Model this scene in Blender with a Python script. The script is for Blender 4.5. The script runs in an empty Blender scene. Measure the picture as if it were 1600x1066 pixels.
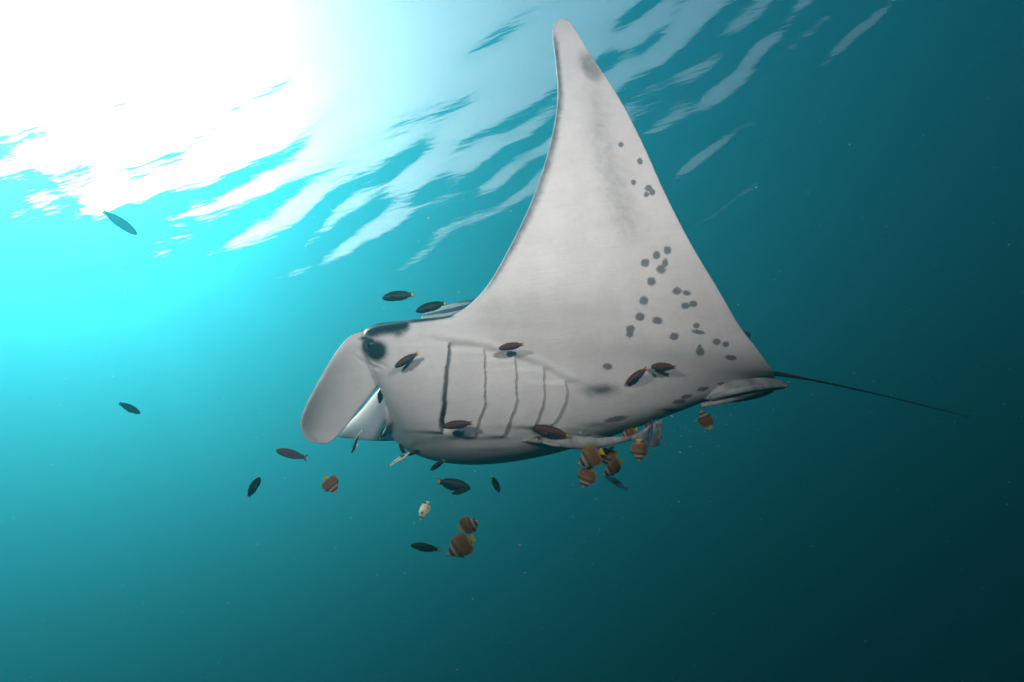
import bpy, math, random
import numpy as np
from mathutils import Vector, Matrix
from mathutils.kdtree import KDTree

S = bpy.context.scene
C = S.collection

# ------------------------------------------------------------------ camera
DEPTH = 15.0                                   # metres of water above the lens
PITCH, ROLL = math.radians(24), math.radians(17)
f0 = Vector((0, math.cos(PITCH), math.sin(PITCH)))
u0 = Vector((0, -math.sin(PITCH), math.cos(PITCH)))
r0 = Vector((1, 0, 0))
CU = u0 * math.cos(ROLL) + r0 * math.sin(ROLL)
CR = r0 * math.cos(ROLL) - u0 * math.sin(ROLL)
CAM = Vector((0, 0, -DEPTH))
cd = bpy.data.cameras.new('camera')
cam = bpy.data.objects.new('camera', cd)
C.objects.link(cam)
_m = Matrix((CR, CU, -f0)).transposed().to_4x4()
_m.translation = CAM
cam.matrix_world = _m
cd.lens, cd.sensor_width, cd.clip_start, cd.clip_end = 20, 36, .02, 3000
S.camera = cam
FP = 1600 * 20 / 36                            # focal length in photograph pixels
nCR, nCU, nF, nCAM = (np.array(v) for v in (CR, CU, f0, CAM))


def Q(px, py, d):
    """world point at depth d along the lens axis"""
    return CAM + CR * ((px - 800) / FP * d) + CU * ((533 - py) / FP * d) + f0 * d


def QN(a):
    a = np.asarray(a, float)
    x, y, d = a[..., 0:1], a[..., 1:2], a[..., 2:3]
    return nCAM + nCR * ((x - 800) / FP * d) + nCU * ((533 - y) / FP * d) + nF * d


def WN(n):
    n = np.asarray(n, float)
    return n[..., 0:1] * nCR + n[..., 1:2] * nCU - n[..., 2:3] * nF


# ------------------------------------------------------------------ sky, sun, exposure
sd = (Q(40, 150, 1) - CAM).normalized()
EL, AZ = math.asin(sd.z), math.atan2(sd.x, sd.y)
w = bpy.data.worlds.new('World')
S.world = w
w.use_nodes = True
sk = w.node_tree.nodes.new('ShaderNodeTexSky')
sk.sky_type = 'NISHITA'
sk.sun_disc = False
sk.dust_density, sk.ozone_density = 5, .6
sk.sun_elevation, sk.sun_rotation = EL, AZ
w.node_tree.nodes['Background'].inputs[1].default_value = .15
w.node_tree.links.new(sk.outputs[0], w.node_tree.nodes['Background'].inputs[0])
sl = bpy.data.lights.new('sun', 'SUN')
sl.energy, sl.angle, sl.color = 5, math.radians(.5), (1, .96, .9)
so = bpy.data.objects.new('sun', sl)
C.objects.link(so)
so.rotation_euler = sd.to_track_quat('Z', 'Y').to_euler()
S.view_settings.view_transform = 'Standard'
S.view_settings.look = 'None'
S.view_settings.exposure = 1.04
S.view_settings.gamma = 1
S.view_settings.use_curve_mapping = False
cy = S.cycles
cy.use_denoising = True
cy.max_bounces, cy.volume_bounces, cy.transparent_max_bounces = 6, 1, 16
cy.sample_clamp_indirect = 4

# the two flash guns on the photographer's camera arms (their light is what shows the pale belly,
# their double shadows fall beside the fish close to the skin)
for k, (x, y, e) in enumerate(((-.92, .75, 68), (.80, 1.05, 134))):
    ld = bpy.data.lights.new('camera_strobe', 'SPOT')
    ld.energy, ld.shadow_soft_size = e, .08
    ld.color = (.88, .835, .805)
    ld.spot_size, ld.spot_blend = math.radians((92, 74)[k]), 1.0
    lo = bpy.data.objects.new('camera_strobe', ld)
    C.objects.link(lo)
    lo.location = CAM + CR * x + CU * y - f0 * .12
    aim = (Q(720, 400, 2.1), Q(860, 130, 2.1))[k]
    lo.rotation_euler = (lo.location - aim).to_track_quat('Z', 'Y').to_euler()


# ------------------------------------------------------------------ helpers
def mesh_np(name, v, faces, smooth=True):
    """faces: list of int arrays (n,4) or (n,3)"""
    me = bpy.data.meshes.new(name)
    v = np.asarray(v, np.float32)
    me.vertices.add(len(v))
    me.vertices.foreach_set('co', v.ravel())
    idx = np.concatenate([f.ravel() for f in faces]).astype(np.int32)
    cnt = np.concatenate([np.full(len(f), f.shape[1]) for f in faces])
    me.loops.add(len(idx))
    me.loops.foreach_set('vertex_index', idx)
    me.polygons.add(len(cnt))
    me.polygons.foreach_set('loop_start', (np.cumsum(cnt) - cnt).astype(np.int32))
    me.update(calc_edges=True)
    me.polygons.foreach_set('use_smooth', np.full(len(cnt), smooth))
    me.validate()
    return me


def grid_faces(n, m, closed):
    i = np.arange(n * m).reshape(n, m)
    if closed:
        i = np.concatenate([i, i[:, :1]], 1)
    return np.stack([i[:-1, :-1], i[:-1, 1:], i[1:, 1:], i[1:, :-1]], -1).reshape(-1, 4)


def loft(rings):
    """rings (n,m,3) closed loops -> verts, faces with fan caps"""
    n, m, _ = rings.shape
    v = np.concatenate([rings.reshape(-1, 3), rings[0].mean(0)[None], rings[-1].mean(0)[None]])
    q = grid_faces(n, m, True)
    j = np.arange(m)
    k = (j + 1) % m
    a = np.stack([k, j, np.full(m, n * m)], -1)
    b = np.stack([(n - 1) * m + j, (n - 1) * m + k, np.full(m, n * m + 1)], -1)
    return v, [q, np.concatenate([a, b])]


def link(name, me, mat=None, parent=None):
    o = bpy.data.objects.new(name, me)
    C.objects.link(o)
    if mat and not me.materials:
        me.materials.append(mat)
    if parent:
        o.parent = parent
    return o


def thing(name, label, cat, group=None, loc=(0, 0, 0)):
    o = bpy.data.objects.new(name, None)
    C.objects.link(o)
    o.empty_display_size = .1
    o.location = loc
    o['label'], o['category'] = label, cat
    if group:
        o['group'] = group
    return o


def spline(pts, t):
    """Catmull-Rom through rows of pts (uniform parameter 0..n-1)"""
    p = np.asarray(pts, float)
    n = len(p)
    i = np.clip(np.floor(t).astype(int), 0, n - 2)
    u = (t - i)[:, None]
    e = np.concatenate([2 * p[:1] - p[1:2], p, 2 * p[-1:] - p[-2:-1]])
    a, b, c, d = e[i], e[i + 1], e[i + 2], e[i + 3]
    return .5 * (2 * b + (c - a) * u + (2 * a - 5 * b + 4 * c - d) * u ** 2 + (3 * b - a - 3 * c + d) * u ** 3)


def sst(a, b, x):
    t = np.clip((x - a) / (b - a), 0, 1)
    return t * t * (3 - 2 * t)


def col_attr(me, name, rgba):
    a = me.color_attributes.new(name, 'FLOAT_COLOR', 'POINT')
    a.data.foreach_set('color', np.asarray(rgba, np.float32).ravel())


def mat(name):
    m = bpy.data.materials.new(name)
    m.use_nodes = True
    return m, m.node_tree, m.node_tree.nodes['Principled BSDF']


def N(nt, kind, **kw):
    n = nt.nodes.new(kind)
    for k, v in kw.items():
        if k.startswith('i_'):
            key = k[2:]
            n.inputs[int(key) if key.isdigit() else key.replace('_', ' ')].default_value = v
        else:
            setattr(n, k, v)
    return n


# ------------------------------------------------------------------ water
def box(name, lo, hi):
    v = [(x, y, z) for x in (lo[0], hi[0]) for y in (lo[1], hi[1]) for z in (lo[2], hi[2])]
    fs = [(0, 1, 3, 2), (4, 6, 7, 5), (0, 4, 5, 1), (2, 3, 7, 6), (0, 2, 6, 4), (1, 5, 7, 3)]
    me = bpy.data.meshes.new(name)
    me.from_pydata(v, [], fs)
    me.update()
    return me


hm = bpy.data.materials.new('sea_water')
hm.use_nodes = True
nt = hm.node_tree
nt.nodes.clear()
out = N(nt, 'ShaderNodeOutputMaterial')
K = DEPTH / 5.0
s1 = [c / K for c in (.0, .092, .126)]         # molecules and fine silt: teal, broad
s2 = [c / K for c in (.0075, .003, .003)]       # plankton: forward glow round the sun
ab = [c / K for c in (.195, .134, .116)]
va = N(nt, 'ShaderNodeVolumeScatter', i_Color=s1 + [1], i_Density=1., i_Anisotropy=.755)
vb = N(nt, 'ShaderNodeVolumeScatter', i_Color=s2 + [1], i_Density=1., i_Anisotropy=.955)
vc = N(nt, 'ShaderNodeVolumeAbsorption', i_Color=[1 - c for c in ab] + [1], i_Density=1.)
x1, x2 = N(nt, 'ShaderNodeAddShader'), N(nt, 'ShaderNodeAddShader')
nt.links.new(va.outputs[0], x1.inputs[0])
nt.links.new(vb.outputs[0], x1.inputs[1])
nt.links.new(x1.outputs[0], x2.inputs[0])
nt.links.new(vc.outputs[0], x2.inputs[1])
nt.links.new(x2.outputs[0], out.inputs['Volume'])
hz = link('haze', box('haze', (-210, -90, -57), (210, 330, 3)), hm)
hz['kind'] = 'stuff'
hz['label'] = 'clear teal sea water filling the whole view'


def axis(lo, hi, a, b, step, grow=1.1):
    r = list(np.arange(a, b, step))
    s, x = step, r[-1]
    while x < hi:
        s *= grow
        x += s
        r.append(min(x, hi))
    s, x, l = step, r[0], []
    while x > lo:
        s *= grow
        x -= s
        l.append(max(x, lo))
    return np.array(l[::-1] + r)


gx, gy = axis(-208, 208, -36, 34, .17), axis(-88, 328, 2, 50, .17)
X, Y = np.meshgrid(gx, gy)
rng = np.random.RandomState(11)
Z = np.zeros_like(X)
for k in range(80):
    lam = 1.15 * 10 ** (rng.rand() * .62)
    a = math.radians(144 + 90) + rng.normal() * (.34 if lam < 2.5 else .22)
    amp = .0036 * lam * rng.rand() ** .5
    fade = 1.0 if lam > 2.0 else np.exp(-np.maximum(np.hypot(X, Y) - 45, 0) / 15)
    Z += fade * amp * np.sin(2 * math.pi * (X * math.cos(a) + Y * math.sin(a)) / lam + rng.rand() * 6.28)
me = mesh_np('sea_surface', np.stack([X, Y, Z], -1).reshape(-1, 3), [grid_faces(len(gy), len(gx), False)])
sm = bpy.data.materials.new('sea_surface')
sm.use_nodes = True
nt = sm.node_tree
nt.nodes.clear()
out = N(nt, 'ShaderNodeOutputMaterial')
mx = N(nt, 'ShaderNodeMixShader')
fr = N(nt, 'ShaderNodeFresnel', i_IOR=1.333)
tr = N(nt, 'ShaderNodeBsdfTransparent')
gl = N(nt, 'ShaderNodeBsdfGlossy', i_Roughness=.03, i_Color=(1, 1, 1, 1))
tcs = N(nt, 'ShaderNodeTexCoord')
mps = N(nt, 'ShaderNodeMapping')
mps.inputs['Rotation'].default_value = (0, 0, math.radians(-144))
mps.inputs['Scale'].default_value = (.55, 3.4, 1)
rip = N(nt, 'ShaderNodeTexNoise', i_Scale=1.0, i_Detail=3., i_Roughness=.55)
nt.links.new(tcs.outputs['Object'], mps.inputs[0])
nt.links.new(mps.outputs[0], rip.inputs[0])
bps = N(nt, 'ShaderNodeBump', i_Strength=1., i_Distance=.016)
nt.links.new(rip.outputs[0], bps.inputs['Height'])
nt.links.new(bps.outputs[0], fr.inputs['Normal'])
nt.links.new(bps.outputs[0], gl.inputs['Normal'])
nt.links.new(fr.outputs[0], mx.inputs[0])
nt.links.new(tr.outputs[0], mx.inputs[1])
nt.links.new(gl.outputs[0], mx.inputs[2])
nt.links.new(mx.outputs[0], out.inputs[0])
o = link('sea_surface', me, sm)
o['kind'] = 'structure'
o['label'] = 'rippled underside of the sea surface with bright sky showing through'

bx, by = axis(-208, 208, -60, 60, 4.), axis(-88, 328, -40, 120, 4.)
X, Y = np.meshgrid(bx, by)
Z = -48 + 1.6 * np.sin(X * .06 + 1) * np.cos(Y * .045) + .7 * np.sin(X * .17 + Y * .11)
gm, nt, b = mat('reef_sand')
nz = N(nt, 'ShaderNodeTexNoise', i_Scale=.8, i_Detail=8.)
cr = N(nt, 'ShaderNodeValToRGB')
cr.color_ramp.elements[0].color, cr.color_ramp.elements[1].color = (.10, .09, .07, 1), (.26, .23, .17, 1)
nt.links.new(N(nt, 'ShaderNodeTexCoord').outputs['Object'], nz.inputs[0])
nt.links.new(nz.outputs[0], cr.inputs[0])
nt.links.new(cr.outputs[0], b.inputs['Base Color'])
b.inputs['Roughness'].default_value = .95
o = link('seabed', mesh_np('seabed', np.stack([X, Y, Z], -1).reshape(-1, 3), [grid_faces(len(by), len(bx), False)]), gm)
o['kind'] = 'structure'
# ------------------------------------------------------------------ manta ray
# one section per row, left wing tip -> body -> right wing tip:
# leading edge (x, y, depth), trailing edge (x, y, depth), ventral thickness, dorsal thickness, ventral normal, mouth
SEC = [
 (866, 36, 2.30,  876, 29, 2.31, .004, .004, (-.1, 0, 1), 0),
 (863, 56, 2.28,  892, 41, 2.29, .007, .005, (-.1, 0, 1), 0),
 (868, 98, 2.23,  920, 86, 2.26, .010, .008, (-.1, 0, 1), 0),
 (871, 155, 2.17, 962, 150, 2.22, .014, .012, (-.1, 0, 1), 0),
 (860, 222, 2.11, 999, 220, 2.19, .020, .018, (-.08, .02, 1), 0),
 (835, 302, 2.05, 1035, 300, 2.17, .026, .028, (-.05, .03, 1), 0),
 (800, 378, 2.00, 1076, 380, 2.17, .032, .040, (0, .03, 1), 0),
 (756, 452, 1.97, 1122, 457, 2.20, .044, .055, (0, .0, 1), 0),
 (706, 491, 1.98, 1152, 508, 2.23, .056, .075, (0, -.08, 1), 0),
 (632, 501, 1.99, 1184, 550, 2.26, .080, .085, (-.05, -.12, 1), 0),
 (566, 520, 1.99, 1203, 577, 2.32, .112, .090, (-.1, -.28, .95), 0),
 (592, 596, 2.02, 1207, 585, 2.40, .165, .11, (0, -.55, .85), .4),
 (606, 634, 2.10, 1208, 590, 2.45, .215, .14, (0, -.75, .70), 1),
 (600, 648, 2.25, 1208, 592, 2.52, .235, .16, (0, -.9, .45), 1),
 (616, 636, 2.40, 1208, 590, 2.60, .20, .14, (0, -.98, .1), 1),
 (648, 585, 2.55, 1204, 582, 2.67, .110, .11, (0, -.97, -.15), .4),
 (655, 530, 2.66, 1196, 572, 2.74, .080, .09, (0, -.93, -.3), 0),
 (668, 491, 2.92, 1175, 560, 2.86, .060, .06, (0, -.9, -.4), 0),
 (778, 462, 3.35, 1120, 530, 3.15, .040, .045, (0, -.87, -.48), 0),
 (850, 440, 3.75, 1070, 500, 3.55, .020, .025, (0, -.85, -.5), 0),
 (905, 415, 4.10, 1010, 450, 3.98, .009, .009, (0, -.85, -.5), 0),
 (935, 400, 4.25, 965, 410, 4.22, .005, .005, (0, -.85, -.5), 0),
]


def build_body():
    raw = np.array([list(s[:8]) + list(s[8]) + [s[9]] for s in SEC], float)
    P = np.concatenate([QN(raw[:, 0:3]), QN(raw[:, 3:6]), raw[:, 6:8], raw[:, 8:11], raw[:, 11:12]], 1)
    # parameter spaced by arc length so the sections are even
    t = np.linspace(0, len(SEC) - 1, 260)
    A = spline(P, t)
    LE, TE, tv, td, n, mo = A[:, :3], A[:, 3:6], A[:, 6], A[:, 7], A[:, 8:11], np.clip(A[:, 11], 0, 1)
    n = WN(n)
    ch = TE - LE
    n -= ch * ((n * ch).sum(1) / (ch * ch).sum(1))[:, None]
    n /= np.linalg.norm(n, axis=1)[:, None]
    c = .5 - .5 * np.cos(np.linspace(math.pi, .12, 46))
    prof = lambda c: (c ** .5 * (1 - c) ** 1.42) / .333
    edge = .0085
    rings = []
    for i in range(len(t)):
        up = np.stack([c, -(prof(c) * td[i] + edge * (1 - .0 * c))], 1)[::-1]     # dorsal, front -> back reversed later
        dn = np.stack([c, prof(c) * tv[i] + edge], 1)
        cl = np.linalg.norm(ch[i])
        rim = np.array([(1 + edge / cl * math.cos(q_), edge * math.sin(q_)) for q_ in np.radians([-60, -30, 0, 30, 60])])
        f = mo[i]
        H, G = tv[i], td[i]
        # front points: lower lip, throat, palate, upper lip (closed nose when f = 0)
        fr = np.array([(0.004 - .012 * f, .35 * H * f + edge * .7), (.09 * f, .22 * H * f + .002), (.10 * f, -.30 * G * f - .002),
                       (0.004 + .03 * f, -.38 * G * f - edge * .7)])
        loop = np.concatenate([rim, dn, fr, up[::-1]])          # tail -> nose along the belly, nose -> tail along the back
        rings.append(LE[i] + ch[i] * loop[:, :1] + n[i] * loop[:, 1:2])
    return loft(np.array(rings))


def paddle(rows, thick, curl=0., n=40, m=28):
    """fin blade: rows of (left x,y, right x,y, depth left, depth right)"""
    R = np.array(rows, float)
    P = np.concatenate([QN(R[:, [0, 1, 4]]), QN(R[:, [2, 3, 5]])], 1)
    T = np.interp(np.linspace(0, 1, n), np.linspace(0, 1, len(thick)), thick)
    A = spline(P, np.linspace(0, len(R) - 1, n))
    L, Rr = A[:, :3], A[:, 3:]
    ax = np.gradient((L + Rr) / 2, axis=0)
    nn = np.cross(Rr - L, ax)
    nn /= np.linalg.norm(nn, axis=1)[:, None] + 1e-9
    th = np.linspace(0, 2 * math.pi, m, endpoint=False)
    u, h = .5 - .5 * np.cos(th), np.sin(th)
    h = np.sign(h) * np.abs(h) ** .8
    rings = L[:, None] + (Rr - L)[:, None] * u[None, :, None] + nn[:, None] * ((h[None] * T[:, None] + curl * 4 * (u * (1 - u))[None] * np.sin(np.linspace(0, math.pi, n))[:, None] ** .8)[..., None])
    return loft(rings)


LCF = [(585, 512, 625, 560, 2.05, 2.05), (556, 520, 608, 592, 2.00, 2.04), (538, 533, 592, 603, 1.965, 2.02), (518, 560, 577, 622, 1.935, 2.01),
       (496, 598, 557, 647, 1.91, 2.00), (478, 632, 540, 670, 1.89, 1.99), (469, 660, 528, 684, 1.88, 1.98), (472, 675, 523, 688, 1.885, 1.965), (477, 685, 516, 692, 1.89, 1.95), (484, 691, 509, 695, 1.90, 1.94)]
RCF = [(660, 560, 680, 680, 2.62, 2.50), (622, 582, 640, 688, 2.62, 2.46), (593, 608, 600, 690, 2.65, 2.46), (566, 640, 573, 689, 2.67, 2.52), (544, 663, 551, 686, 2.69, 2.60), (528, 679, 533, 685, 2.72, 2.69)]

parts = [build_body(), paddle(LCF, [.05, .04, .028, .02, .017, .014, .012, .011, .010, .009], .036), paddle(RCF, [.04, .03, .018, .014, .012, .008], -.01)]
vs, fq, ft, off = [], [], [], 0
for v, f in parts:
    vs.append(v)
    fq.append(f[0] + off)
    ft.append(f[1] + off)
    off += len(v)
me = mesh_np('manta_rough', np.concatenate(vs), [np.concatenate(fq), np.concatenate(ft)])
tmp = bpy.data.objects.new('manta_rough', me)
C.objects.link(tmp)
rm = tmp.modifiers.new('r', 'REMESH')
rm.mode, rm.voxel_size = 'VOXEL', .0048
smo = tmp.modifiers.new('s', 'SMOOTH')
smo.factor, smo.iterations = .5, 12
dg = bpy.context.evaluated_depsgraph_get()
body_me = bpy.data.meshes.new_from_object(tmp.evaluated_get(dg))
body_me.name = 'manta_body'
bpy.data.objects.remove(tmp)
nv = len(body_me.vertices)
print('MANTA verts', nv)
co = np.zeros(nv * 3, np.float32)
body_me.vertices.foreach_get('co', co)
co = co.reshape(-1, 3).astype(float)
no = np.zeros(nv * 3, np.float32)
body_me.vertex_normals.foreach_get('vector', no)
no = no.reshape(-1, 3).astype(float)


def project(co):
    r = co - nCAM
    d = r @ nF
    return 800 + FP * (r @ nCR) / d, 533 - FP * (r @ nCU) / d, d


px, py, dd = project(co)
nc = np.stack([no @ nCR, no @ nCU, -(no @ nF)], 1)             # normal: right, up, towards the lens
vent = sst(-.25, .05, nc @ np.array((0, -.5, .86)))
vent = np.where((dd > 2.25) & (px < 612) & (py > 596), 1, vent)            # 1 on the belly side
near = (dd < 2.75) * (nc[:, 2] > -.2)

# ---- gill flaps: each overlaps the next, the slit behind it is cut in
GILL = [[(702, 537), (700, 548), (697, 572), (693, 602), (691, 632), (687, 655), (690, 674)],
        [(755, 546), (757, 562), (757, 600), (757, 633), (748, 655), (740, 682)],
        [(805, 560), (805, 592), (806, 625), (803, 640), (793, 660), (787, 682)],
        [(848, 575), (849, 602), (848, 630), (840, 650), (831, 668)],
        [(883, 596), (884, 620), (880, 635), (868, 655), (860, 665)]]
disp = np.zeros(nv)
slit = np.zeros(nv)
for k, g in enumerate(GILL):
    g = np.array(g, float)
    ys = np.linspace(g[0, 1], g[-1, 1], 120)
    xs = np.interp(ys, g[:, 1], g[:, 0])
    xs = np.convolve(np.pad(xs, 12, 'edge'), np.hanning(25) / np.hanning(25).sum(), 'valid')
    xs += .5 * np.sin(ys * .16 + k) + .3 * np.sin(ys * .37 + 2 * k)
    gxk = np.interp(py, ys, xs)
    win = sst(g[0, 1] - 3, g[0, 1] + 5, py) * (1 - sst(g[-1, 1] - 5, g[-1, 1] + 5, py)) * near
    dx = px - gxk
    wide = np.interp(py, [537, 560, 590, 650, 672], [1.5, 3.2, 5.2, 7.2, 3.5]) if k == 0 else np.full(nv, .7)
    lift, cut = (.016, .018) if k == 0 else (.012, .006)
    cut = .016 if k == 0 else .006
    flap = np.where(dx <= 0, lift * np.exp(dx / 30.), -cut * np.where(dx < wide, 1, np.exp(-(dx - wide) / 12.)))
    disp += win * flap
    slit = np.maximum(slit, (np.interp(py, [537, 560, 600, 640, 670], [.9, .62, .66, .95, 1.]) if k == 0 else .42 + .18 * np.sin(py * .11 + 2 * k)) * win * (1 - sst(wide * .5, wide * .5 + 1.1, np.abs(dx - wide * .55))))
# the ridge where wing meets gill flaps
rx = np.array([(640, 520), (702, 534), (757, 543), (805, 557), (848, 573), (886, 594), (930, 606)], float)
ry = np.interp(px, rx[:, 0], rx[:, 1])
rw = sst(640, 700, px) * (1 - sst(880, 930, px)) * near
disp += rw * .004 * np.exp(-((py - ry + 7) / 6.) ** 2) - rw * .002 * np.exp(-((py - ry - 3) / 5.) ** 2)
# creases at the root of the head fin and along the jaw
for pts, wd, dep in (([(545, 545), (560, 562), (580, 573), (600, 578)], 3., .004), ([(552, 540), (565, 550), (585, 566), (610, 575)], 3., .003),
                     ([(640, 700), (690, 690), (740, 692), (800, 688), (850, 676)], 7., .002)):
    pts = np.array(pts, float)
    yy = np.interp(px, pts[:, 0], pts[:, 1])
    ww = sst(pts[0, 0], pts[0, 0] + 12, px) * (1 - sst(pts[-1, 0] - 12, pts[-1, 0], px)) * near
    disp -= ww * dep * np.exp(-((py - yy) / wd) ** 2)
co2 = co + no * disp[:, None]
body_me.vertices.foreach_set('co', co2.astype(np.float32).ravel())
body_me.update()
body_me.polygons.foreach_set('use_smooth', np.ones(len(body_me.polygons), bool))

# ---- skin markings, plus a shadow line painted low on the belly (field > .5 = spot; the material roughens the rim)
SPOT = [(970, 226, 5, 5), (1000, 252, 5, 7), (990, 285, 5, 5), (1013, 294, 7, 6), (1019, 300, 6, 7), (1010, 304, 5, 5), (1043, 391, 7, 8), (1026, 399, 7, 8),
        (1008, 411, 8, 8), (1039, 411, 6, 8), (1033, 421, 9, 8), (1018, 440, 8, 8), (1058, 455, 9, 7), (1073, 458, 8, 5), (1083, 475, 8, 6), (1071, 478, 8, 6),
        (1006, 470, 8, 8), (1000, 495, 9, 8), (1027, 501, 10, 7), (985, 514, 8, 7), (984, 522, 7, 7), (1053, 526, 9, 7), (1088, 509, 6, 5), (1091, 519, 13, 4),
        (1120, 534, 8, 6), (1134, 538, 7, 5), (1094, 550, 8, 8), (1142, 559, 11, 5), (949, 573, 9, 6), (1093, 541, 4, 3),
        (1072, 620, 11, 4), (1061, 628, 13, 4), (1098, 608, 11, 4), (962, 655, 22, 5), (1130, 600, 12, 3)]
BLOT_SHADE = [(938, 609, 34, 11, .72), (925, 616, 14, 8, .5), (935, 664, 40, 6, .5), (905, 672, 35, 5, .4), (1045, 641, 20, 4, .8), (740, 686, 70, 4, .42), (770, 703, 40, 4, .35),  # long thin ones under the gills paint in the belly's shadow line
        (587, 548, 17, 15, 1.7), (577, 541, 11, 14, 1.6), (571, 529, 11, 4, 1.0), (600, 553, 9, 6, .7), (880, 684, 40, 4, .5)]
spot = np.zeros(nv)
q = np.random.RandomState(3)
for x, y, a, b in SPOT:
    r = q.rand() * .5 - .25
    u, v = px - x, py - y
    a, b = a * .9, b * .9
    u, v = u * math.cos(r) - v * math.sin(r), u * math.sin(r) + v * math.cos(r)
    spot = np.maximum(spot, np.clip(1 - .5 * np.sqrt((u / a) ** 2 + (v / b) ** 2), 0, 1))
spot *= near
shade = np.zeros(nv)
for x, y, a, b, s in BLOT_SHADE:
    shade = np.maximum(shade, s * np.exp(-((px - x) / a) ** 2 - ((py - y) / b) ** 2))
# smoky band down the wing, dark patch behind the tip, dusky leading margin
bx_ = np.interp(py, [40, 130, 230, 330, 430, 520], [905, 925, 945, 975, 1000, 1010])
shade = np.maximum(shade, .34 * np.exp(-((px - bx_) / np.interp(py, [60, 250, 400], [18, 34, 42])) ** 2) * sst(60, 200, py) * (1 - sst(330, 460, py)))
u, v = px - 927, py - 103
u, v = u * .86 - v * .50, u * .50 + v * .86
tip_patch = sst(1.25, .65, np.sqrt((u / 15) ** 2 + (v / 33) ** 2)) if False else 1 - sst(.3, 1.3, np.sqrt(((u + 5) / 19) ** 2 + (v / 35) ** 2))
shade = np.maximum(shade, .52 * tip_patch)
le_x = np.interp(py, [40, 56, 98, 155, 222, 302, 378, 452, 492], [864, 863, 868, 871, 860, 835, 800, 756, 708])
fray = np.interp(py % 97, np.arange(0, 98, 1.0), np.convolve(q.rand(100), np.ones(3) / 3, 'same')[:98])
shade = np.maximum(shade, (1 - sst(4, np.interp(py, [100, 300, 480], [14, 24, 16]) * (.85 + .3 * fray), px - le_x)) * sst(40, 70, py) * (1 - sst(430, 480, py)) * .62)
# dark top of the head
shade = np.maximum(shade, sst(558, 582, px) * (1 - sst(630, 650, px)) * (1 - sst(512, 536, py + .16 * (px - 600))) * 1.15)
shade = np.maximum(shade, sst(620, 650, px) * (1 - sst(700, 716, px)) * (1 - sst(3, 10, py - np.interp(px, [600, 640, 680, 715], [506, 499, 494, 488]))) * 1.1)
shade = np.maximum(shade, .85 * np.exp(-((px - 622) / 13) ** 2 - ((py - 517) / 11) ** 2))
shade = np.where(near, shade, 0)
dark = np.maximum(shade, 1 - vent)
# pale shoulder chevrons on the back
P3 = QN(np.array([(690, 500, 2.9), (640, 520, 2.45)]))
sh = np.zeros(nv)
for p in P3[:1]:
    sh = np.maximum(sh, 1 - sst(.16, .24, np.linalg.norm((co - p) * 1., axis=1)))
sh *= (1 - vent) * sst(-.35, .25, np.sin((py + .20 * px) * .55) + .4 * np.sin((py + .26 * px) * 1.3))
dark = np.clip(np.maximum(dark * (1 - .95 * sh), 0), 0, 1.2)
rear_margin = np.zeros(nv)
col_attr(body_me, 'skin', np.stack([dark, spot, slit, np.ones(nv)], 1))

mm, nt, b = mat('manta_skin')
L = nt.links.new
at = N(nt, 'ShaderNodeAttribute', attribute_name='skin')
sp = N(nt, 'ShaderNodeSeparateColor')
L(at.outputs['Color'], sp.inputs[0])
tc = N(nt, 'ShaderNodeTexCoord')


def ramp(src, lo, hi, a, b_):
    r = N(nt, 'ShaderNodeMapRange', i_1=lo, i_2=hi, i_3=a, i_4=b_)
    r.interpolation_type = 'SMOOTHSTEP'
    L(src, r.inputs[0])
    return r.outputs[0]


def math_(op, a, b_):
    n = N(nt, 'ShaderNodeMath', operation=op)
    for i, s in enumerate((a, b_)):
        if hasattr(s, 'default_value') or hasattr(s, 'is_linked'):
            L(s, n.inputs[i])
        else:
            n.inputs[i].default_value = s
    return n.outputs[0]


def noise(scale, det=4., rough=.6, src=None):
    n = N(nt, 'ShaderNodeTexNoise', i_Scale=scale, i_Detail=det, i_Roughness=rough)
    L(src or tc.outputs['Object'], n.inputs[0])
    return n.outputs[0]


n1, n2, n3 = noise(170, 3.), noise(9, 6.), noise(900, 2.)
# ragged dark edge for the smoky areas
dk = math_('ADD', sp.outputs[0], math_('MULTIPLY', math_('SUBTRACT', n1, .5), .22))
dk = math_('ADD', dk, math_('MULTIPLY', math_('MULTIPLY', math_('SUBTRACT', noise(28, 5., .65), .5), .45), ramp(sp.outputs[0], .05, .4, 0., 1.)))
dk = ramp(dk, .04, 1.0, 0., 1.)
sf = math_('ADD', sp.outputs[1], math_('MULTIPLY', math_('SUBTRACT', noise(260, 4., .6), .5), 1.0))
sf = math_('MULTIPLY', ramp(sf, .49, .585, 0., 1.), ramp(noise(420, 2.), .3, .7, .72, .92))


def mixc(f, a, b_):
    n = N(nt, 'ShaderNodeMix', data_type='RGBA')
    if hasattr(f, 'is_linked'):
        L(f, n.inputs[0])
    else:
        n.inputs[0].default_value = f
    for i, s in ((6, a), (7, b_)):
        if hasattr(s, 'is_linked'):
            L(s, n.inputs[i])
        else:
            n.inputs[i].default_value = list(s) + [1]
    return n.outputs[2]


base = mixc(ramp(n2, .35, .68, 0., 1.), (.60, .585, .575), (.66, .64, .63))
base = mixc(ramp(n3, .3, .75, .25, 0.), base, (.36, .36, .38))
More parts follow.
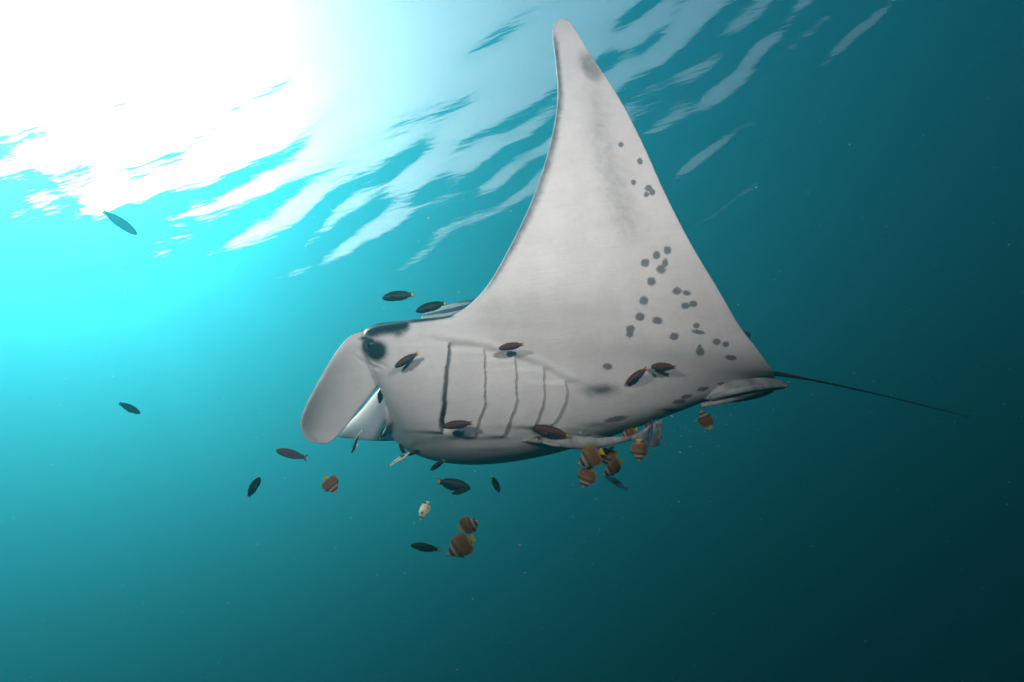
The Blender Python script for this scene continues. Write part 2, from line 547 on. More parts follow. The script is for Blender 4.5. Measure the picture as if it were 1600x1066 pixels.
# muscle striations, chordwise near the body and spanwise out on the wing, scuffs and scratches
mps_ = N(nt, 'ShaderNodeMapping')
mps_.inputs['Scale'].default_value = (6, 6, 130)
mps_.inputs['Rotation'].default_value = (0, math.radians(14), 0)
L(tc.outputs['Object'], mps_.inputs[0])
base = mixc(math_('MULTIPLY', ramp(noise(1., 4., .65, mps_.outputs[0]), .42, .62, 0., 1.), .06), base, (.30, .30, .31))
base = mixc(math_('MULTIPLY', ramp(noise(38, 7., .75), .50, .66, 0., 1.), .22), base, (.40, .39, .39))
for rot, sc_, th_ in (((.3, .5, .2), (90, 4, 4), .69), ((.1, 1.1, 1.9), (4, 110, 5), .70)):
    mp2 = N(nt, 'ShaderNodeMapping')
    mp2.inputs['Scale'].default_value = sc_
    mp2.inputs['Rotation'].default_value = rot
    L(tc.outputs['Object'], mp2.inputs[0])
    base = mixc(math_('MULTIPLY', ramp(noise(1.5, 2., .5, mp2.outputs[0]), th_, th_ + .04, 0., 1.), .14), base, (.74, .73, .72))
# freckles
vo = N(nt, 'ShaderNodeTexVoronoi', i_Scale=34.)
L(tc.outputs['Object'], vo.inputs[0])
fk = math_('MULTIPLY', ramp(vo.outputs['Distance'], .035, .06, 1., 0.), ramp(noise(5, 2.), .52, .60, 0., 1.))
base = mixc(math_('MULTIPLY', fk, .75), base, (.09, .10, .11))
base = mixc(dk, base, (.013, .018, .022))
base = mixc(sf, base, (.075, .085, .10))
base = mixc(sp.outputs[2], base, (.05, .04, .04))
L(base, b.inputs['Base Color'])
b.inputs['Roughness'].default_value = .46
b.inputs['Specular IOR Level'].default_value = .25
b.inputs['Subsurface Weight'].default_value = 0.
# fine skin grain and the muscle striations that run across the wing
mp = N(nt, 'ShaderNodeMapping')
mp.inputs['Scale'].default_value = (16, 16, 240)
mp.inputs['Rotation'].default_value = (0, math.radians(12), 0)
L(tc.outputs['Object'], mp.inputs[0])
h = math_('ADD', math_('MULTIPLY', n3, .35), math_('MULTIPLY', noise(1., 2., .5, mp.outputs[0]), .8))
bp = N(nt, 'ShaderNodeBump', i_Strength=.28, i_Distance=.004)
L(h, bp.inputs['Height'])
L(bp.outputs[0], b.inputs['Normal'])

manta = thing('manta_ray', 'large white bellied manta ray with spotted underside, one wing raised high and head fin hanging', 'manta ray', loc=Q(900, 590, 2.35))
bpy.context.view_layer.update()
MI = manta.matrix_world.inverted()
INV = np.array(manta.location)


def mpart(name, me, m):
    o = link(name, me, m, manta)
    o.matrix_parent_inverse = Matrix.Translation(-manta.location)
    return o


mpart('body', body_me, mm)


def tube(path, rad, m=12, n=40, flat=1.):
    P = spline(QN(np.array(path, float)), np.linspace(0, len(path) - 1, n))
    R = np.interp(np.linspace(0, 1, n), np.linspace(0, 1, len(rad)), rad)
    T = np.gradient(P, axis=0)
    T /= np.linalg.norm(T, axis=1)[:, None]
    s = np.cross(T, nF)
    s /= np.linalg.norm(s, axis=1)[:, None]
    s2_ = np.cross(T, s)
    th = np.linspace(0, 2 * math.pi, m, endpoint=False)
    return loft(P[:, None] + R[:, None, None] * (s[:, None] * np.cos(th)[None, :, None] + flat * s2_[:, None] * np.sin(th)[None, :, None]))


def plain(name, col, rough=.5, var=.25, scale=40., spec=.3):
    m, nt_, b_ = mat(name)
    n = N(nt_, 'ShaderNodeTexNoise', i_Scale=scale, i_Detail=5.)
    nt_.links.new(N(nt_, 'ShaderNodeTexCoord').outputs['Object'], n.inputs[0])
    r = N(nt_, 'ShaderNodeValToRGB')
    r.color_ramp.elements[0].position, r.color_ramp.elements[1].position = .3, .7
    r.color_ramp.elements[0].color = [c * (1 - var) for c in col] + [1]
    r.color_ramp.elements[1].color = [min(1, c * (1 + var)) for c in col] + [1]
    nt_.links.new(n.outputs[0], r.inputs[0])
    nt_.links.new(r.outputs[0], b_.inputs['Base Color'])
    b_.inputs['Roughness'].default_value = rough
    b_.inputs['Specular IOR Level'].default_value = spec
    return m


dark_skin = plain('manta_dark_skin', (.065, .10, .11), .7)
pale_skin = plain('manta_pale_skin', (.34, .34, .34), .55, .35, 22.)
eye_m = plain('dark_eye', (.012, .014, .016), .25, .3, 90., .4)
v, f = tube([(1170, 583, 2.44), (1204, 583, 2.48), (1260, 592, 2.62), (1340, 609, 2.9), (1425, 629, 3.25), (1515, 652, 3.75)], [.022, .012, .006, .0042, .003, .0018])
mpart('tail', mesh_np('tail', v, f), dark_skin)
# pelvic fins and claspers folded below the tail root
for nm, rows, th in (('pelvic_fin', [(1084, 612, 1090, 624, 2.36, 2.36), (1112, 603, 1120, 625, 2.33, 2.32), (1150, 594, 1156, 622, 2.33, 2.31), (1195, 590, 1198, 612, 2.37, 2.35), (1224, 596, 1226, 608, 2.40, 2.39)], [.012, .017, .016, .011, .004]),
                     ('pelvic_fin', [(1092, 616, 1094, 625, 2.39, 2.39), (1114, 614, 1118, 629, 2.37, 2.38), (1145, 610, 1152, 628, 2.38, 2.40), (1185, 606, 1188, 621, 2.42, 2.44), (1206, 607, 1208, 613, 2.45, 2.46)], [.012, .015, .013, .009, .004])):
    v, f = paddle(rows, th)
    mpart(nm, mesh_np(nm, v, f), pale_skin)
for p, r in (([(1110, 622, 2.28), (1150, 611, 2.28), (1195, 604, 2.32), (1230, 603, 2.36)], [.010, .015, .013, .006]), ([(1095, 634, 2.31), (1140, 624, 2.31), (1180, 614, 2.35), (1206, 609, 2.39)], [.010, .013, .011, .005])):
    v, f = tube(p, r)
    mpart('clasper', mesh_np('clasper', v, f), pale_skin)
v, f = paddle([(1110, 575, 1190, 590, 2.52, 2.54), (1125, 550, 1175, 563, 2.55, 2.55), (1147, 528, 1172, 536, 2.58, 2.58), (1162, 517, 1173, 521, 2.60, 2.60)], [.02, .012, .008, .004])
mpart('dorsal_fin', mesh_np('dorsal_fin', v, f), dark_skin)
# eye on its bulge


def ball(c, r, n=14, m=20):
    th, ph = np.linspace(0, math.pi, n), np.linspace(0, 2 * math.pi, m, endpoint=False)
    g = np.stack([np.sin(th)[:, None] * np.cos(ph), np.sin(th)[:, None] * np.sin(ph), np.cos(th)[:, None] + 0 * ph], -1)
    return loft(np.asarray(c) + g * r)


bpy.context.view_layer.update()
from mathutils.bvhtree import BVHTree


def surf(px_, py_):
    """first point of the manta's skin on the line of sight through a photograph pixel"""
    d = (Q(px_, py_, 1) - CAM).normalized()
    h = BV.ray_cast(CAM, d)
    return h[0], h[1]


BV = BVHTree.FromPolygons([Vector(c) for c in co2], [tuple(p.vertices) for p in body_me.polygons])
p, n_ = surf(578, 539)
v, f = ball(p - n_ * .016, .024)
mpart('eye', mesh_np('eye', v, f), eye_m)
p = Q(650, 575, 2.66)
v, f = ball(p, .024)
mpart('eye', mesh_np('eye', v, f), eye_m)
# ------------------------------------------------------------------ fish
def fish_mat(name, rough=.4):
    m, nt_, b_ = mat(name)
    a_ = N(nt_, 'ShaderNodeAttribute', attribute_name='col')
    n = N(nt_, 'ShaderNodeTexNoise', i_Scale=26., i_Detail=5.)
    t_ = N(nt_, 'ShaderNodeTexCoord')
    nt_.links.new(t_.outputs['Object'], n.inputs[0])
    r = N(nt_, 'ShaderNodeMapRange', i_1=.3, i_2=.7, i_3=.65, i_4=1.25)
    nt_.links.new(n.outputs[0], r.inputs[0])
    mx_ = N(nt_, 'ShaderNodeMix', data_type='RGBA', blend_type='MULTIPLY')
    mx_.inputs[0].default_value = 1
    nt_.links.new(a_.outputs['Color'], mx_.inputs[6])
    nt_.links.new(r.outputs[0], mx_.inputs[7])
    nt_.links.new(mx_.outputs[2], b_.inputs['Base Color'])
    b_.inputs['Metallic'].default_value = 0.
    v_ = N(nt_, 'ShaderNodeTexVoronoi', i_Scale=45.)
    nt_.links.new(t_.outputs['Object'], v_.inputs[0])
    bp_ = N(nt_, 'ShaderNodeBump', i_Strength=.25, i_Distance=.004)
    nt_.links.new(v_.outputs['Distance'], bp_.inputs['Height'])
    nt_.links.new(bp_.outputs[0], b_.inputs['Normal'])
    b_.inputs['Roughness'].default_value = rough
    b_.inputs['Specular IOR Level'].default_value = .18
    return m


FM = fish_mat('fish_scales')
EYE = plain('fish_eye', (.02, .02, .02), .2, .2, 60., .5)


def body_mesh(name, prof, colf, n=44, m=24, bend=0.):
    """prof rows: x, top z, bottom z, half width"""
    p = np.array(prof, float)
    A = spline(p, np.linspace(0, len(p) - 1, n))
    th = np.linspace(0, 2 * math.pi, m, endpoint=False)
    zc, hz_ = (A[:, 1] + A[:, 2]) / 2, (A[:, 1] - A[:, 2]) / 2
    yy = A[:, 3:4] * np.cos(th) * np.abs(np.cos(th)) ** .35
    zz = zc[:, None] + hz_[:, None] * np.sin(th)
    xx = A[:, 0:1] + 0 * th
    yy = yy + bend * (xx - .1) ** 2 * np.sign(.1 - xx)
    v, f = loft(np.stack([xx, yy, zz], -1))
    me_ = mesh_np(name, v, f)
    col_attr(me_, 'col', np.concatenate([colf(v), np.ones((len(v), 1))], 1))
    me_.materials.append(FM)
    return me_


def blade(name, outline, colf, y=0., thick=.006, tilt=(0, 0), bend=0.):
    """a fin: outline (x, z) extruded to a thin two-sided blade, ribbed along its rays"""
    o_ = np.array(outline, float)
    n = len(o_)
    c_ = o_.mean(0)
    rings = []
    for k, (s_, t_) in enumerate(((1, 0), (.96, 1), (.5, 1.4), (.02, 1.6))):
        q_ = c_ + (o_ - c_) * s_
        rings.append(np.stack([q_[:, 0], y + thick * t_ * .5 + tilt[0] * (q_[:, 0] - o_[0, 0]) + tilt[1] * (q_[:, 1] - o_[0, 1]), q_[:, 1]], -1))
    back = []
    for r_ in rings[:0:-1]:
        b2 = r_.copy()
        b2[:, 1] = 2 * (y + tilt[0] * (b2[:, 0] - o_[0, 0]) + tilt[1] * (b2[:, 2] - o_[0, 1])) - b2[:, 1]
        back.append(b2)
    R_ = np.array(back[::1] + rings) if False else np.array(rings[::-1] + back[::-1])
    R_[:, :, 1] += bend * (R_[:, :, 0] - .1) ** 2 * np.sign(.1 - R_[:, :, 0])
    v, f = loft(R_)
    me_ = mesh_np(name, v, f)
    col_attr(me_, 'col', np.concatenate([colf(v), np.ones((len(v), 1))], 1))
    me_.materials.append(FM)
    return me_


def mixv(a, b_, t):
    return np.asarray(a) * (1 - t[:, None]) + np.asarray(b_) * t[:, None]


def const(c_):
    return lambda v: np.tile(np.asarray(c_, float), (len(v), 1))


def eye_mesh(c_, r):
    v, f = ball(np.array(c_), r, 8, 12)
    me_ = mesh_np('eye', v, f)
    me_.materials.append(EYE)
    return me_


WR = [(.5, .006, -.010, .006), (.487, .032, -.030, .022), (.45, .066, -.058, .038), (.38, .102, -.090, .054), (.27, .130, -.116, .064), (.12, .142, -.130, .066), (-.03, .134, -.126, .06),
      (-.18, .108, -.102, .046), (-.30, .080, -.076, .030), (-.37, .068, -.064, .020), (-.41, .064, -.062, .014), (-.43, .060, -.058, .006)]
BF = [(.5, .008, -.008, .006), (.47, .022, -.022, .014), (.43, .045, -.045, .024), (.38, .10, -.09, .04), (.31, .18, -.16, .06), (.21, .27, -.24, .08), (.08, .335, -.30, .09), (-.06, .355, -.325, .085),
      (-.18, .34, -.315, .07), (-.28, .28, -.27, .05), (-.345, .19, -.18, .03), (-.375, .09, -.085, .02), (-.40, .062, -.06, .014), (-.42, .06, -.058, .008)]


def wrasse_col(top, low, tail=None):
    def f(v):
        t = sst(.03, -.05, v[:, 2]) if False else 1 - sst(-.055, -.005, v[:, 2])
        c_ = mixv(top, low, t)
        hd = sst(.34, .44, v[:, 0])
        return mixv(c_, np.asarray(low) * .7 + .004, hd * .6)
    return f


def make_fish(name, bodyp, colf, tailc, finc, eye_x, eye_z, eye_r, kind, bend=0.):
    """returns (part name, mesh) pairs of one fish of unit length, head towards +x"""
    P_ = [('body', body_mesh(name + '_body', bodyp, colf, bend=bend))]
    if kind == 'wrasse':
        P_.append(('tail_fin', blade('tail_fin', [(-.40, .055), (-.46, .058), (-.497, .052), (-.488, .0), (-.497, -.052), (-.46, -.056), (-.40, -.053)], tailc, bend=bend)))
        P_.append(('tail_lobe', blade('tail_lobe', [(-.38, .064), (-.46, .070), (-.56, .074), (-.48, .055), (-.41, .050)], finc, bend=bend)))
        P_.append(('tail_lobe', blade('tail_lobe', [(-.38, -.062), (-.46, -.068), (-.56, -.072), (-.48, -.053), (-.41, -.048)], finc, bend=bend)))
        P_.append(('dorsal_fin', blade('dorsal_fin', [(.30, .12), (.25, .142), (.12, .163), (-.05, .156), (-.22, .130), (-.33, .098), (-.32, .07), (-.15, .108), (.10, .135)], finc, bend=bend)))
        P_.append(('anal_fin', blade('anal_fin', [(.05, -.122), (-.02, -.148), (-.15, -.136), (-.32, -.094), (-.30, -.068), (-.12, -.108)], finc, bend=bend)))
        for s_ in (1, -1):
            P_.append(('pectoral_fin', blade('pectoral_fin', [(.27, -.03), (.22, .0), (.12, .0), (.05, -.04), (.08, -.10), (.16, -.115), (.22, -.08)], finc, y=s_ * .056, tilt=(-s_ * .55, 0), thick=.004)))
    elif kind == 'butterfly':
        P_.append(('tail_fin', blade('tail_fin', [(-.40, .06), (-.45, .11), (-.525, .155), (-.535, .06), (-.525, 0), (-.535, -.06), (-.525, -.15), (-.45, -.105), (-.40, -.058)], tailc)))
        P_.append(('dorsal_fin', blade('dorsal_fin', [(.17, .29), (.13, .37), (.09, .355), (.05, .405), (0, .385), (-.06, .415), (-.12, .395), (-.21, .40), (-.31, .34), (-.38, .22), (-.33, .18), (-.25, .28), (-.10, .33), (.08, .315)], finc)))
        P_.append(('anal_fin', blade('anal_fin', [(.0, -.31), (-.05, -.365), (-.10, -.36), (-.21, -.375), (-.32, -.31), (-.38, -.2), (-.33, -.17), (-.25, -.26), (-.12, -.30)], finc)))
        for s_ in (1, -1):
            P_.append(('pectoral_fin', blade('pectoral_fin', [(.2, -.05), (.16, -.01), (.06, -.02), (.03, -.07), (.07, -.12), (.16, -.10)], const((.16, .11, .05)), y=s_ * .082, tilt=(-s_ * .35, 0), thick=.004)))
        P_.append(('pelvic_fin', blade('pelvic_fin', [(.2, -.22), (.16, -.26), (.05, -.40), (.04, -.36), (.10, -.24)], const((.02, .02, .02)))))
    else:
        P_.append(('tail_fin', blade('tail_fin', [(-.38, .04), (-.43, .08), (-.52, .15), (-.47, .05), (-.455, .0), (-.47, -.05), (-.52, -.14), (-.43, -.075), (-.38, -.04)], tailc, bend=bend)))
        P_.append(('dorsal_fin', blade('dorsal_fin', [(.25, .10), (.15, .15), (-.05, .145), (-.22, .11), (-.25, .07), (-.1, .10), (.1, .108)], finc, bend=bend)))
        P_.append(('anal_fin', blade('anal_fin', [(-.02, -.095), (-.10, -.135), (-.24, -.09), (-.25, -.065)], finc, bend=bend)))
        for s_ in (1, -1):
            P_.append(('pectoral_fin', blade('pectoral_fin', [(.22, -.02), (.15, .0), (.06, -.03), (.1, -.07), (.18, -.06)], finc, y=s_ * .056, tilt=(-s_ * .3, 0), thick=.004)))
    hw = np.interp(-eye_x, [-r_[0] for r_ in bodyp], [r_[3] for r_ in bodyp])
    for s_ in (1, -1):
        P_.append(('eye', eye_mesh((eye_x, s_ * hw * .82, eye_z), eye_r)))
    return P_


def klein(v):
    x, z = v[:, 0], v[:, 2]
    xx = x - .05 * z                                    # bars lean back a little
    c_ = np.tile((.20, .082, .024), (len(v), 1))        # orange brown flank
    c_ = mixv(c_, (.25, .15, .085), np.exp(-((xx - .02) / .05) ** 2) * .7)
    c_ = mixv(c_, (.04, .022, .016), np.exp(-((xx - .125) / .045) ** 2) * .95)
    c_ = mixv(c_, (.40, .37, .31), np.exp(-((xx - .225) / .05) ** 2) * .85)
    c_ = mixv(c_, (.015, .014, .014), np.exp(-((xx - .31) / .028) ** 4))
    c_ = mixv(c_, (.34, .32, .28), sst(.345, .37, xx))
    c_ = mixv(c_, (.03, .03, .04), sst(.455, .475, x))
    return mixv(c_, (.46, .27, .02), sst(-.27, -.36, x) if False else 1 - sst(-.36, -.27, x))


def pale_butter(v):
    x = v[:, 0]
    c_ = np.tile((.55, .53, .36), (len(v), 1))
    c_ = mixv(c_, (.30, .28, .16), 1 - sst(-.26, -.12, x))
    c_ = mixv(c_, (.03, .03, .03), np.exp(-((x - .33) / .03) ** 4))
    return c_


def pale_belly(v):
    return mixv((.02, .028, .026), (.62, .66, .58), 1 - sst(-.03, .015, v[:, 2]))


YEL, DRK = const((.45, .43, .03)), const((.007, .012, .013))
KIT = {
    'dark': make_fish('wrasse', WR, wrasse_col((.014, .028, .022), (.006, .020, .030)), YEL, DRK, .42, .03, .011, 'wrasse'),
    'red': make_fish('wrasse', WR, wrasse_col((.085, .030, .015), (.016, .032, .085)), const((.42, .27, .02)), const((.055, .022, .012)), .42, .03, .011, 'wrasse'),
    'bent': make_fish('wrasse', WR, wrasse_col((.007, .013, .013), (.006, .013, .016)), YEL, DRK, .42, .03, .011, 'wrasse', .55),
    'turn': make_fish('wrasse', WR, wrasse_col((.009, .016, .014), (.008, .016, .02)), YEL, DRK, .42, .03, .011, 'wrasse', -.4),
    'pale': make_fish('wrasse', WR, pale_belly, YEL, const((.05, .06, .06)), .42, .03, .011, 'wrasse'),
    'butter': make_fish('butterflyfish', BF, klein, const((.58, .46, .02)), const((.30, .17, .03)), .36, .03, .02, 'butterfly'),
    'cream': make_fish('butterflyfish', BF, pale_butter, const((.55, .46, .08)), const((.55, .46, .18)), .36, .03, .02, 'butterfly'),
    'purple': make_fish('fusilier', [(a, t_ * 1.02, b_ * 1.0, w_) for a, t_, b_, w_ in WR[:-2]] + [(-.40, .036, -.036, .008)], wrasse_col((.095, .055, .065), (.16, .13, .16)), const((.15, .14, .20)), const((.12, .10, .13)), .42, .03, .013, 'fork'),
    'blue': make_fish('fusilier', [(a, t_ * .72, b_ * .72, w_ * .8) for a, t_, b_, w_ in WR[:-2]] + [(-.40, .026, -.026, .008)], wrasse_col((.025, .09, .14), (.05, .16, .22)), const((.03, .10, .16)), const((.03, .09, .14)), .42, .02, .011, 'fork', .5),
}
first_use = {}


def place(kit, name, label, cat, group, head, tail, d, yaw=0., roll=0., up=(0, 1), fat=1.):
    """head and tail ends of a fish lying at depth d; yaw turns the head towards the lens, roll leans it about its length"""
    hx, hy = head
    tx, ty = tail
    a_ = Vector((hx - tx, -(hy - ty), 0))
    lp = a_.length
    a_.normalize()
    yw = math.radians(yaw)
    Lf = lp * d / FP / math.cos(yw)
    ex = a_ * math.cos(yw) + Vector((0, 0, math.sin(yw)))
    ez = Vector((up[0], up[1], 0))
    ez = (ez - ex * ez.dot(ex)).normalized()
    ey = ez.cross(ex)
    R_ = Matrix.Rotation(math.radians(roll), 3, ex)
    ey, ez = R_ @ ey, R_ @ ez
    wv = lambda q_: CR * q_.x + CU * q_.y - f0 * q_.z
    M_ = Matrix((wv(ex) * Lf, wv(ey) * Lf * fat, wv(ez) * Lf * fat)).transposed().to_4x4()
    M_.translation = Q((hx + tx) / 2, (hy + ty) / 2, d)
    t_ = thing(name, label, cat, group)
    t_.matrix_world = M_
    if kit not in first_use:
        first_use[kit] = [link(n_, me_, None, t_) for n_, me_ in KIT[kit]]
    else:
        for src in first_use[kit]:
            c_ = src.copy()
            C.objects.link(c_)
            c_.parent = t_
    return t_


def ds(x, y, gap):
    """depth just in front of the manta's skin at a photograph pixel"""
    p_, _n = surf(x, y)
    return (p_ - CAM).dot(f0) - gap


GW, GB = 'dark wrasses swimming around the manta ray', 'orange banded butterflyfish below the manta ray'
W, B_ = ('dark_wrasse', 'fish'), ('butterflyfish', 'fish')


def wr(kit, label, head, tail, d, **k):
    k['fat'] = k.get('fat', 1.) * .84
    return place(kit, 'wrasse', label, 'fish', GW, head, tail, d, **k)


def bf(label, head, tail, d, kit='butter', **k):
    return place(kit, 'butterflyfish', label, 'fish', GB, head, tail, d, **k)


FAR = wr('turn', 'hazy teal wrasse alone near the bright upper left surface', (207, 365), (170, 332), 4.2, yaw=-20, fat=1.15, up=(.6, .8))
wr('dark', 'dark wrasse with yellow tail alone at far left in open water', (219, 646), (186, 630), 3.0, fat=1.25, up=(.4, .9))
wr('dark', 'upper of two dark wrasses above the head, nearest the eye', (597, 466), (646, 460), 2.05, fat=1.3)
wr('turn', 'lower of two dark wrasses above the head, just over the pale shoulder', (650, 487), (696, 473), 2.05, fat=1.25)
wr('red', 'brown wrasse diving across the cheek just right of the eye', (617, 574), (653, 552), ds(632, 565, .045), fat=1.15)
wr('red', 'brown and blue wrasse over the wing root above the gill slits', (779, 545), (818, 538), ds(800, 541, .06), fat=1.2)
wr('red', 'brown and blue wrasse beside the lower end of the widest gill slit', (691, 667), (738, 661), ds(715, 664, .06), fat=1.15)
wr('red', 'large red brown wrasse just above the head of the remora', (829, 668), (889, 681), 2.02, fat=1.1)
wr('red', 'brown wrasse nose down on the belly, left of a close pair', (979, 601), (1010, 575), ds(993, 590, .04), yaw=-15, fat=1.15)
wr('red', 'brown wrasse lying level on the belly, right of a close pair', (1017, 573), (1056, 574), ds(1036, 574, .05), fat=1.3)
wr('bent', 'slim dark wrasse hanging nose down before the hidden head fin', (553, 708), (559, 671), 2.0, yaw=15, up=(1, .2), roll=55)
wr('dark', 'dark wrasse inside the open mouth gap, yellow tail down', (597, 608), (592, 631), 2.16, yaw=25, up=(-1, .2), fat=1.4)
wr('dark', 'dark wrasse half hidden behind the lower jaw, yellow tail out', (612, 664), (592, 686), 2.20, yaw=10, fat=1.3)
wr('pale', 'white bellied wrasse with bright yellow tail under the jaw', (640, 707), (610, 727), 2.03, roll=-62, yaw=-10, fat=1.15)
wr('dark', 'small dark wrasse pointing up to the jaw above the white bellied one', (624, 693), (634, 713), 2.08, up=(1, .2), fat=1.2)
wr('bent', 'small dark wrasse touching the jaw, right of the white bellied one', (657, 703), (634, 713), 2.1, fat=1.0)
wr('bent', 'dark wrasse nose down against the lowest curve of the belly', (673, 735), (694, 719), 2.06, yaw=10, fat=1.25)
wr('dark', 'biggest dark wrasse below the belly with tail streamers, facing right', (735, 764), (684, 752), 2.0, fat=1.45)
wr('dark', 'dark wrasse close against the flank of the biggest wrasse', (733, 763), (704, 774), 1.96, yaw=20, fat=1.0)
wr('bent', 'small dark wrasse nose down right of the biggest wrasse', (781, 768), (767, 745), 2.05, yaw=30, up=(.8, .5), fat=1.3)
wr('bent', 'dark wrasse rising steeply left below the pale head fin', (408, 745), (384, 779), 2.0, up=(-.8, .5), fat=1.25)
wr('turn', 'lowest dark wrasse, level, left of two butterflyfish', (642, 851), (686, 861), 2.0, fat=1.15)
wr('dark', 'dark wrasse tucked underneath the belly of the remora', (872, 694), (899, 701), 2.16, fat=1.15)
place('purple', 'anthias', 'purple brown fish with forked tail below the hanging head fin', 'fish', None, (431, 704), (480, 716), 2.0, fat=1.0)
place('blue', 'fusilier', 'slender blue fish with forked tail at the bottom of the butterflyfish cluster', 'fish', None, (945, 745), (980, 764), 2.15, fat=1.0)
place('blue', 'fusilier', 'slim dark blue fish hanging nose down across the tail fin of the remora', 'fish', None, (1011, 704), (1018, 655), 2.05, yaw=15, up=(1, .1), roll=60, fat=.9)
bf('orange brown butterflyfish below the head fin, facing down right', (529, 768), (505, 748), 2.0, yaw=25, up=(.6, .8), roll=-20, fat=1.0)
bf('creamy white butterflyfish turned away, above two orange ones', (657, 812), (668, 786), 2.0, kit='cream', yaw=20, up=(-1, .0), roll=45, fat=1.15)
bf('butterflyfish with white and black head, facing right, upper of the lowest pair', (750, 812), (717, 829), 2.0, yaw=20, up=(-.1, 1), roll=15)
bf('butterflyfish with bright yellow tail facing left, lowest fish of all', (698, 867), (740, 843), 1.97, yaw=10)
bf('butterflyfish with bold white bars at the left of the cluster under the remora', (902, 726), (942, 706), 2.05, yaw=5)
bf('butterflyfish nose down at the bottom left of the cluster under the remora', (910, 763), (922, 729), 2.08, yaw=15, up=(1, .3))
bf('butterflyfish showing mostly its orange rear, top right of the cluster under the remora', (943, 728), (957, 699), 2.16, yaw=20, up=(.9, .3))
bf('butterflyfish in front at the right of the cluster under the remora', (941, 744), (973, 721), 2.06, yaw=12, up=(.6, .8))
bf('butterflyfish nose down beside the tail fin of the remora', (998, 722), (999, 688), 2.07, yaw=15, up=(1, 0))
bf('dark butterflyfish behind the thin tail of the remora', (969, 683), (996, 671), 2.25, yaw=10, fat=.8)
bf('butterflyfish mostly hidden behind the tail fin of the remora', (1004, 666), (1030, 672), 2.30, yaw=10, fat=.9)
bf('butterflyfish with yellow tail peeking out right of the tail fin of the remora', (1017, 668), (1030, 692), 2.28, yaw=25, up=(-.8, .4), fat=.85)
bf('lone butterflyfish below the pelvic fins, white bar uppermost', (1093, 640), (1111, 670), 2.1, yaw=10, up=(-.9, .4), fat=.8)

# ---- remora
def rem_col(v):
    x, y_, _ = project(v)
    c_ = np.tile((.36, .35, .335), (len(v), 1))
    st = np.interp(x, [815, 838, 870, 900, 960], [689, 683.5, 679.5, 683, 684])
    t = np.exp(-((y_ - st) / 1.9) ** 2) * sst(824, 836, x) * (1 - sst(862, 880, x))
    c_ = mixv(c_, (.05, .035, .035), t)
    top = (1 - sst(-2, 1, y_ - np.interp(x, [815, 860, 885, 920, 950, 980, 992], [688, 680, 680.5, 682, 683, 682, 681]))) * sst(880, 900, x)
    c_ = mixv(c_, (.10, .10, .11), top * .8)
    return mixv(c_, (.10, .10, .10), np.exp(-((x - 984) / 4.) ** 2) * .8)


RD = 2.06
rem = thing('remora', 'slender pale grey remora swimming close under the manta belly', 'remora', loc=Q(900, 690, RD))
bpy.context.view_layer.update()


def rpart(name, vf, colf=rem_col):
    v, f = vf
    me_ = mesh_np(name, v, f)
    col_attr(me_, 'col', np.concatenate([colf(v), np.ones((len(v), 1))], 1))
    o_ = link(name, me_, FM, rem)
    o_.matrix_parent_inverse = Matrix.Translation(-rem.location)
    return o_


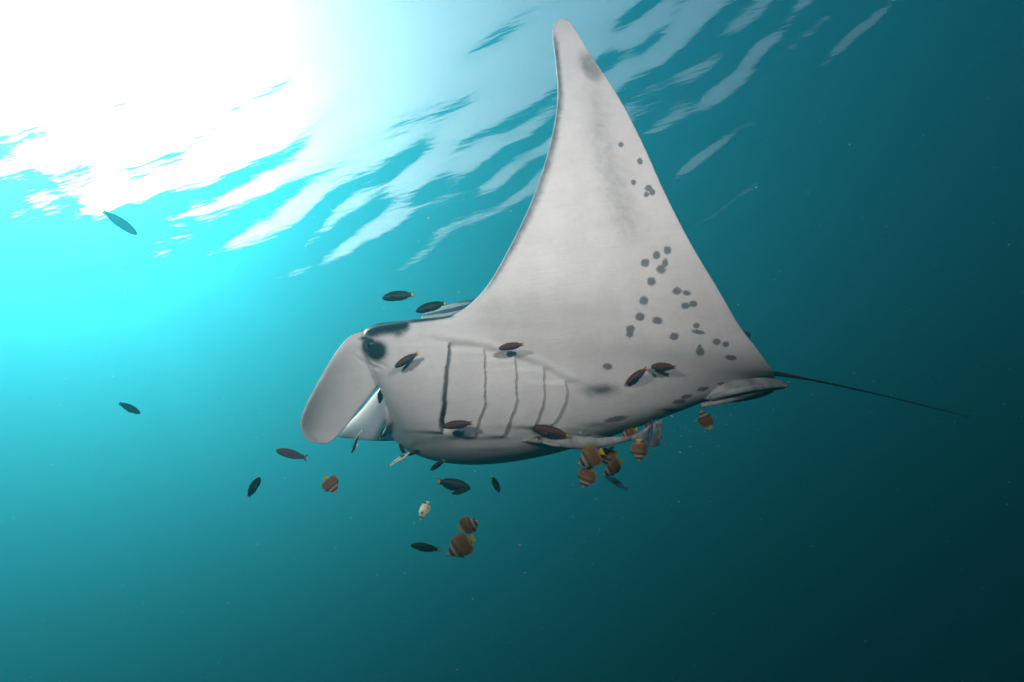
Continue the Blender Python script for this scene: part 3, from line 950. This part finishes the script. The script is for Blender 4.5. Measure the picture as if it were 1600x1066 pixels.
px2m = RD / FP
rpart('body', tube([(815, 689, RD - .02), (835, 687, RD - .01), (862, 687.5, RD), (888, 690, RD), (915, 692, RD + .01), (945, 690.5, RD + .02), (975, 686.5, RD + .03), (994, 682.5, RD + .04)],
                   [r_ * px2m for r_ in (1.5, 5.5, 8.5, 10.5, 10.2, 7.6, 4.6, 3.8)], 20, 60, .9))
rpart('tail_fin', paddle([(990, 686, 990, 679, RD + .04, RD + .04), (1002, 690, 1001, 674, RD + .045, RD + .045), (1018, 699, 1020, 662, RD + .05, RD + .05), (1031, 696, 1034, 655, RD + .055, RD + .055)], [.008, .006, .004, .003]), const((.30, .295, .29)))
rpart('dorsal_fin', paddle([(918, 684, 950, 685, RD + .012, RD + .02), (921, 680, 946, 684, RD + .014, RD + .02), (932, 679, 942, 682, RD + .016, RD + .02)], [.008, .006, .003]), const((.09, .10, .11)))
rpart('anal_fin', paddle([(900, 699, 958, 693, RD + .0, RD + .02), (905, 703, 955, 695, RD + .0, RD + .02), (916, 706, 945, 698, RD + .0, RD + .02)], [.008, .006, .003]), const((.20, .24, .26)))
rpart('pectoral_fin', paddle([(848, 691, 860, 695, RD - .03, RD - .03), (858, 693, 868, 698, RD - .05, RD - .045), (872, 695, 876, 698, RD - .06, RD - .055)], [.006, .005, .003]), const((.36, .36, .35)))
v, f = ball(Q(842, 685, RD - .022), .0045, 8, 12)
o_ = link('eye', mesh_np('eye', v, f), EYE, rem)
o_.matrix_parent_inverse = Matrix.Translation(-rem.location)

# ---- drifting specks that the flashes pick out
rs = np.random.RandomState(21)
V_, F_, off = [], [], 0
ico_v = np.array([(0, 0, 1), (1, 0, 0), (0, 1, 0), (-1, 0, 0), (0, -1, 0), (0, 0, -1)], float)
ico_f = np.array([(0, 1, 2), (0, 2, 3), (0, 3, 4), (0, 4, 1), (5, 2, 1), (5, 3, 2), (5, 4, 3), (5, 1, 4)])
for k in range(560):
    d_ = rs.uniform(.9, 3.2)
    x_, y_ = rs.uniform(-60, 1660), rs.uniform(120, 1100)
    r_ = d_ / FP * rs.choice([.55, .8, 1.15], p=[.6, .3, .1])
    if k < 55:
        x_, y_, d_ = rs.normal(1085, 60), rs.normal(665, 22), 2.0
        r_ = d_ / FP * rs.choice([.5, .8, 1.3], p=[.6, .3, .1])
    h_ = surf(x_, y_)[0]
    V_.append(np.array(Q(x_, y_, d_)) + ico_v * r_ * rs.uniform(.7, 1.3, 3))
    F_.append(ico_f + off)
    off += 6
sp_m = plain('plankton', (.75, .75, .7), .6, .1, 5.)
o_ = link('suspended_particles', mesh_np('suspended_particles', np.concatenate(V_), [np.concatenate(F_)]), sp_m)
o_['kind'] = 'stuff'
o_['label'] = 'tiny pale specks of plankton drifting in the water'
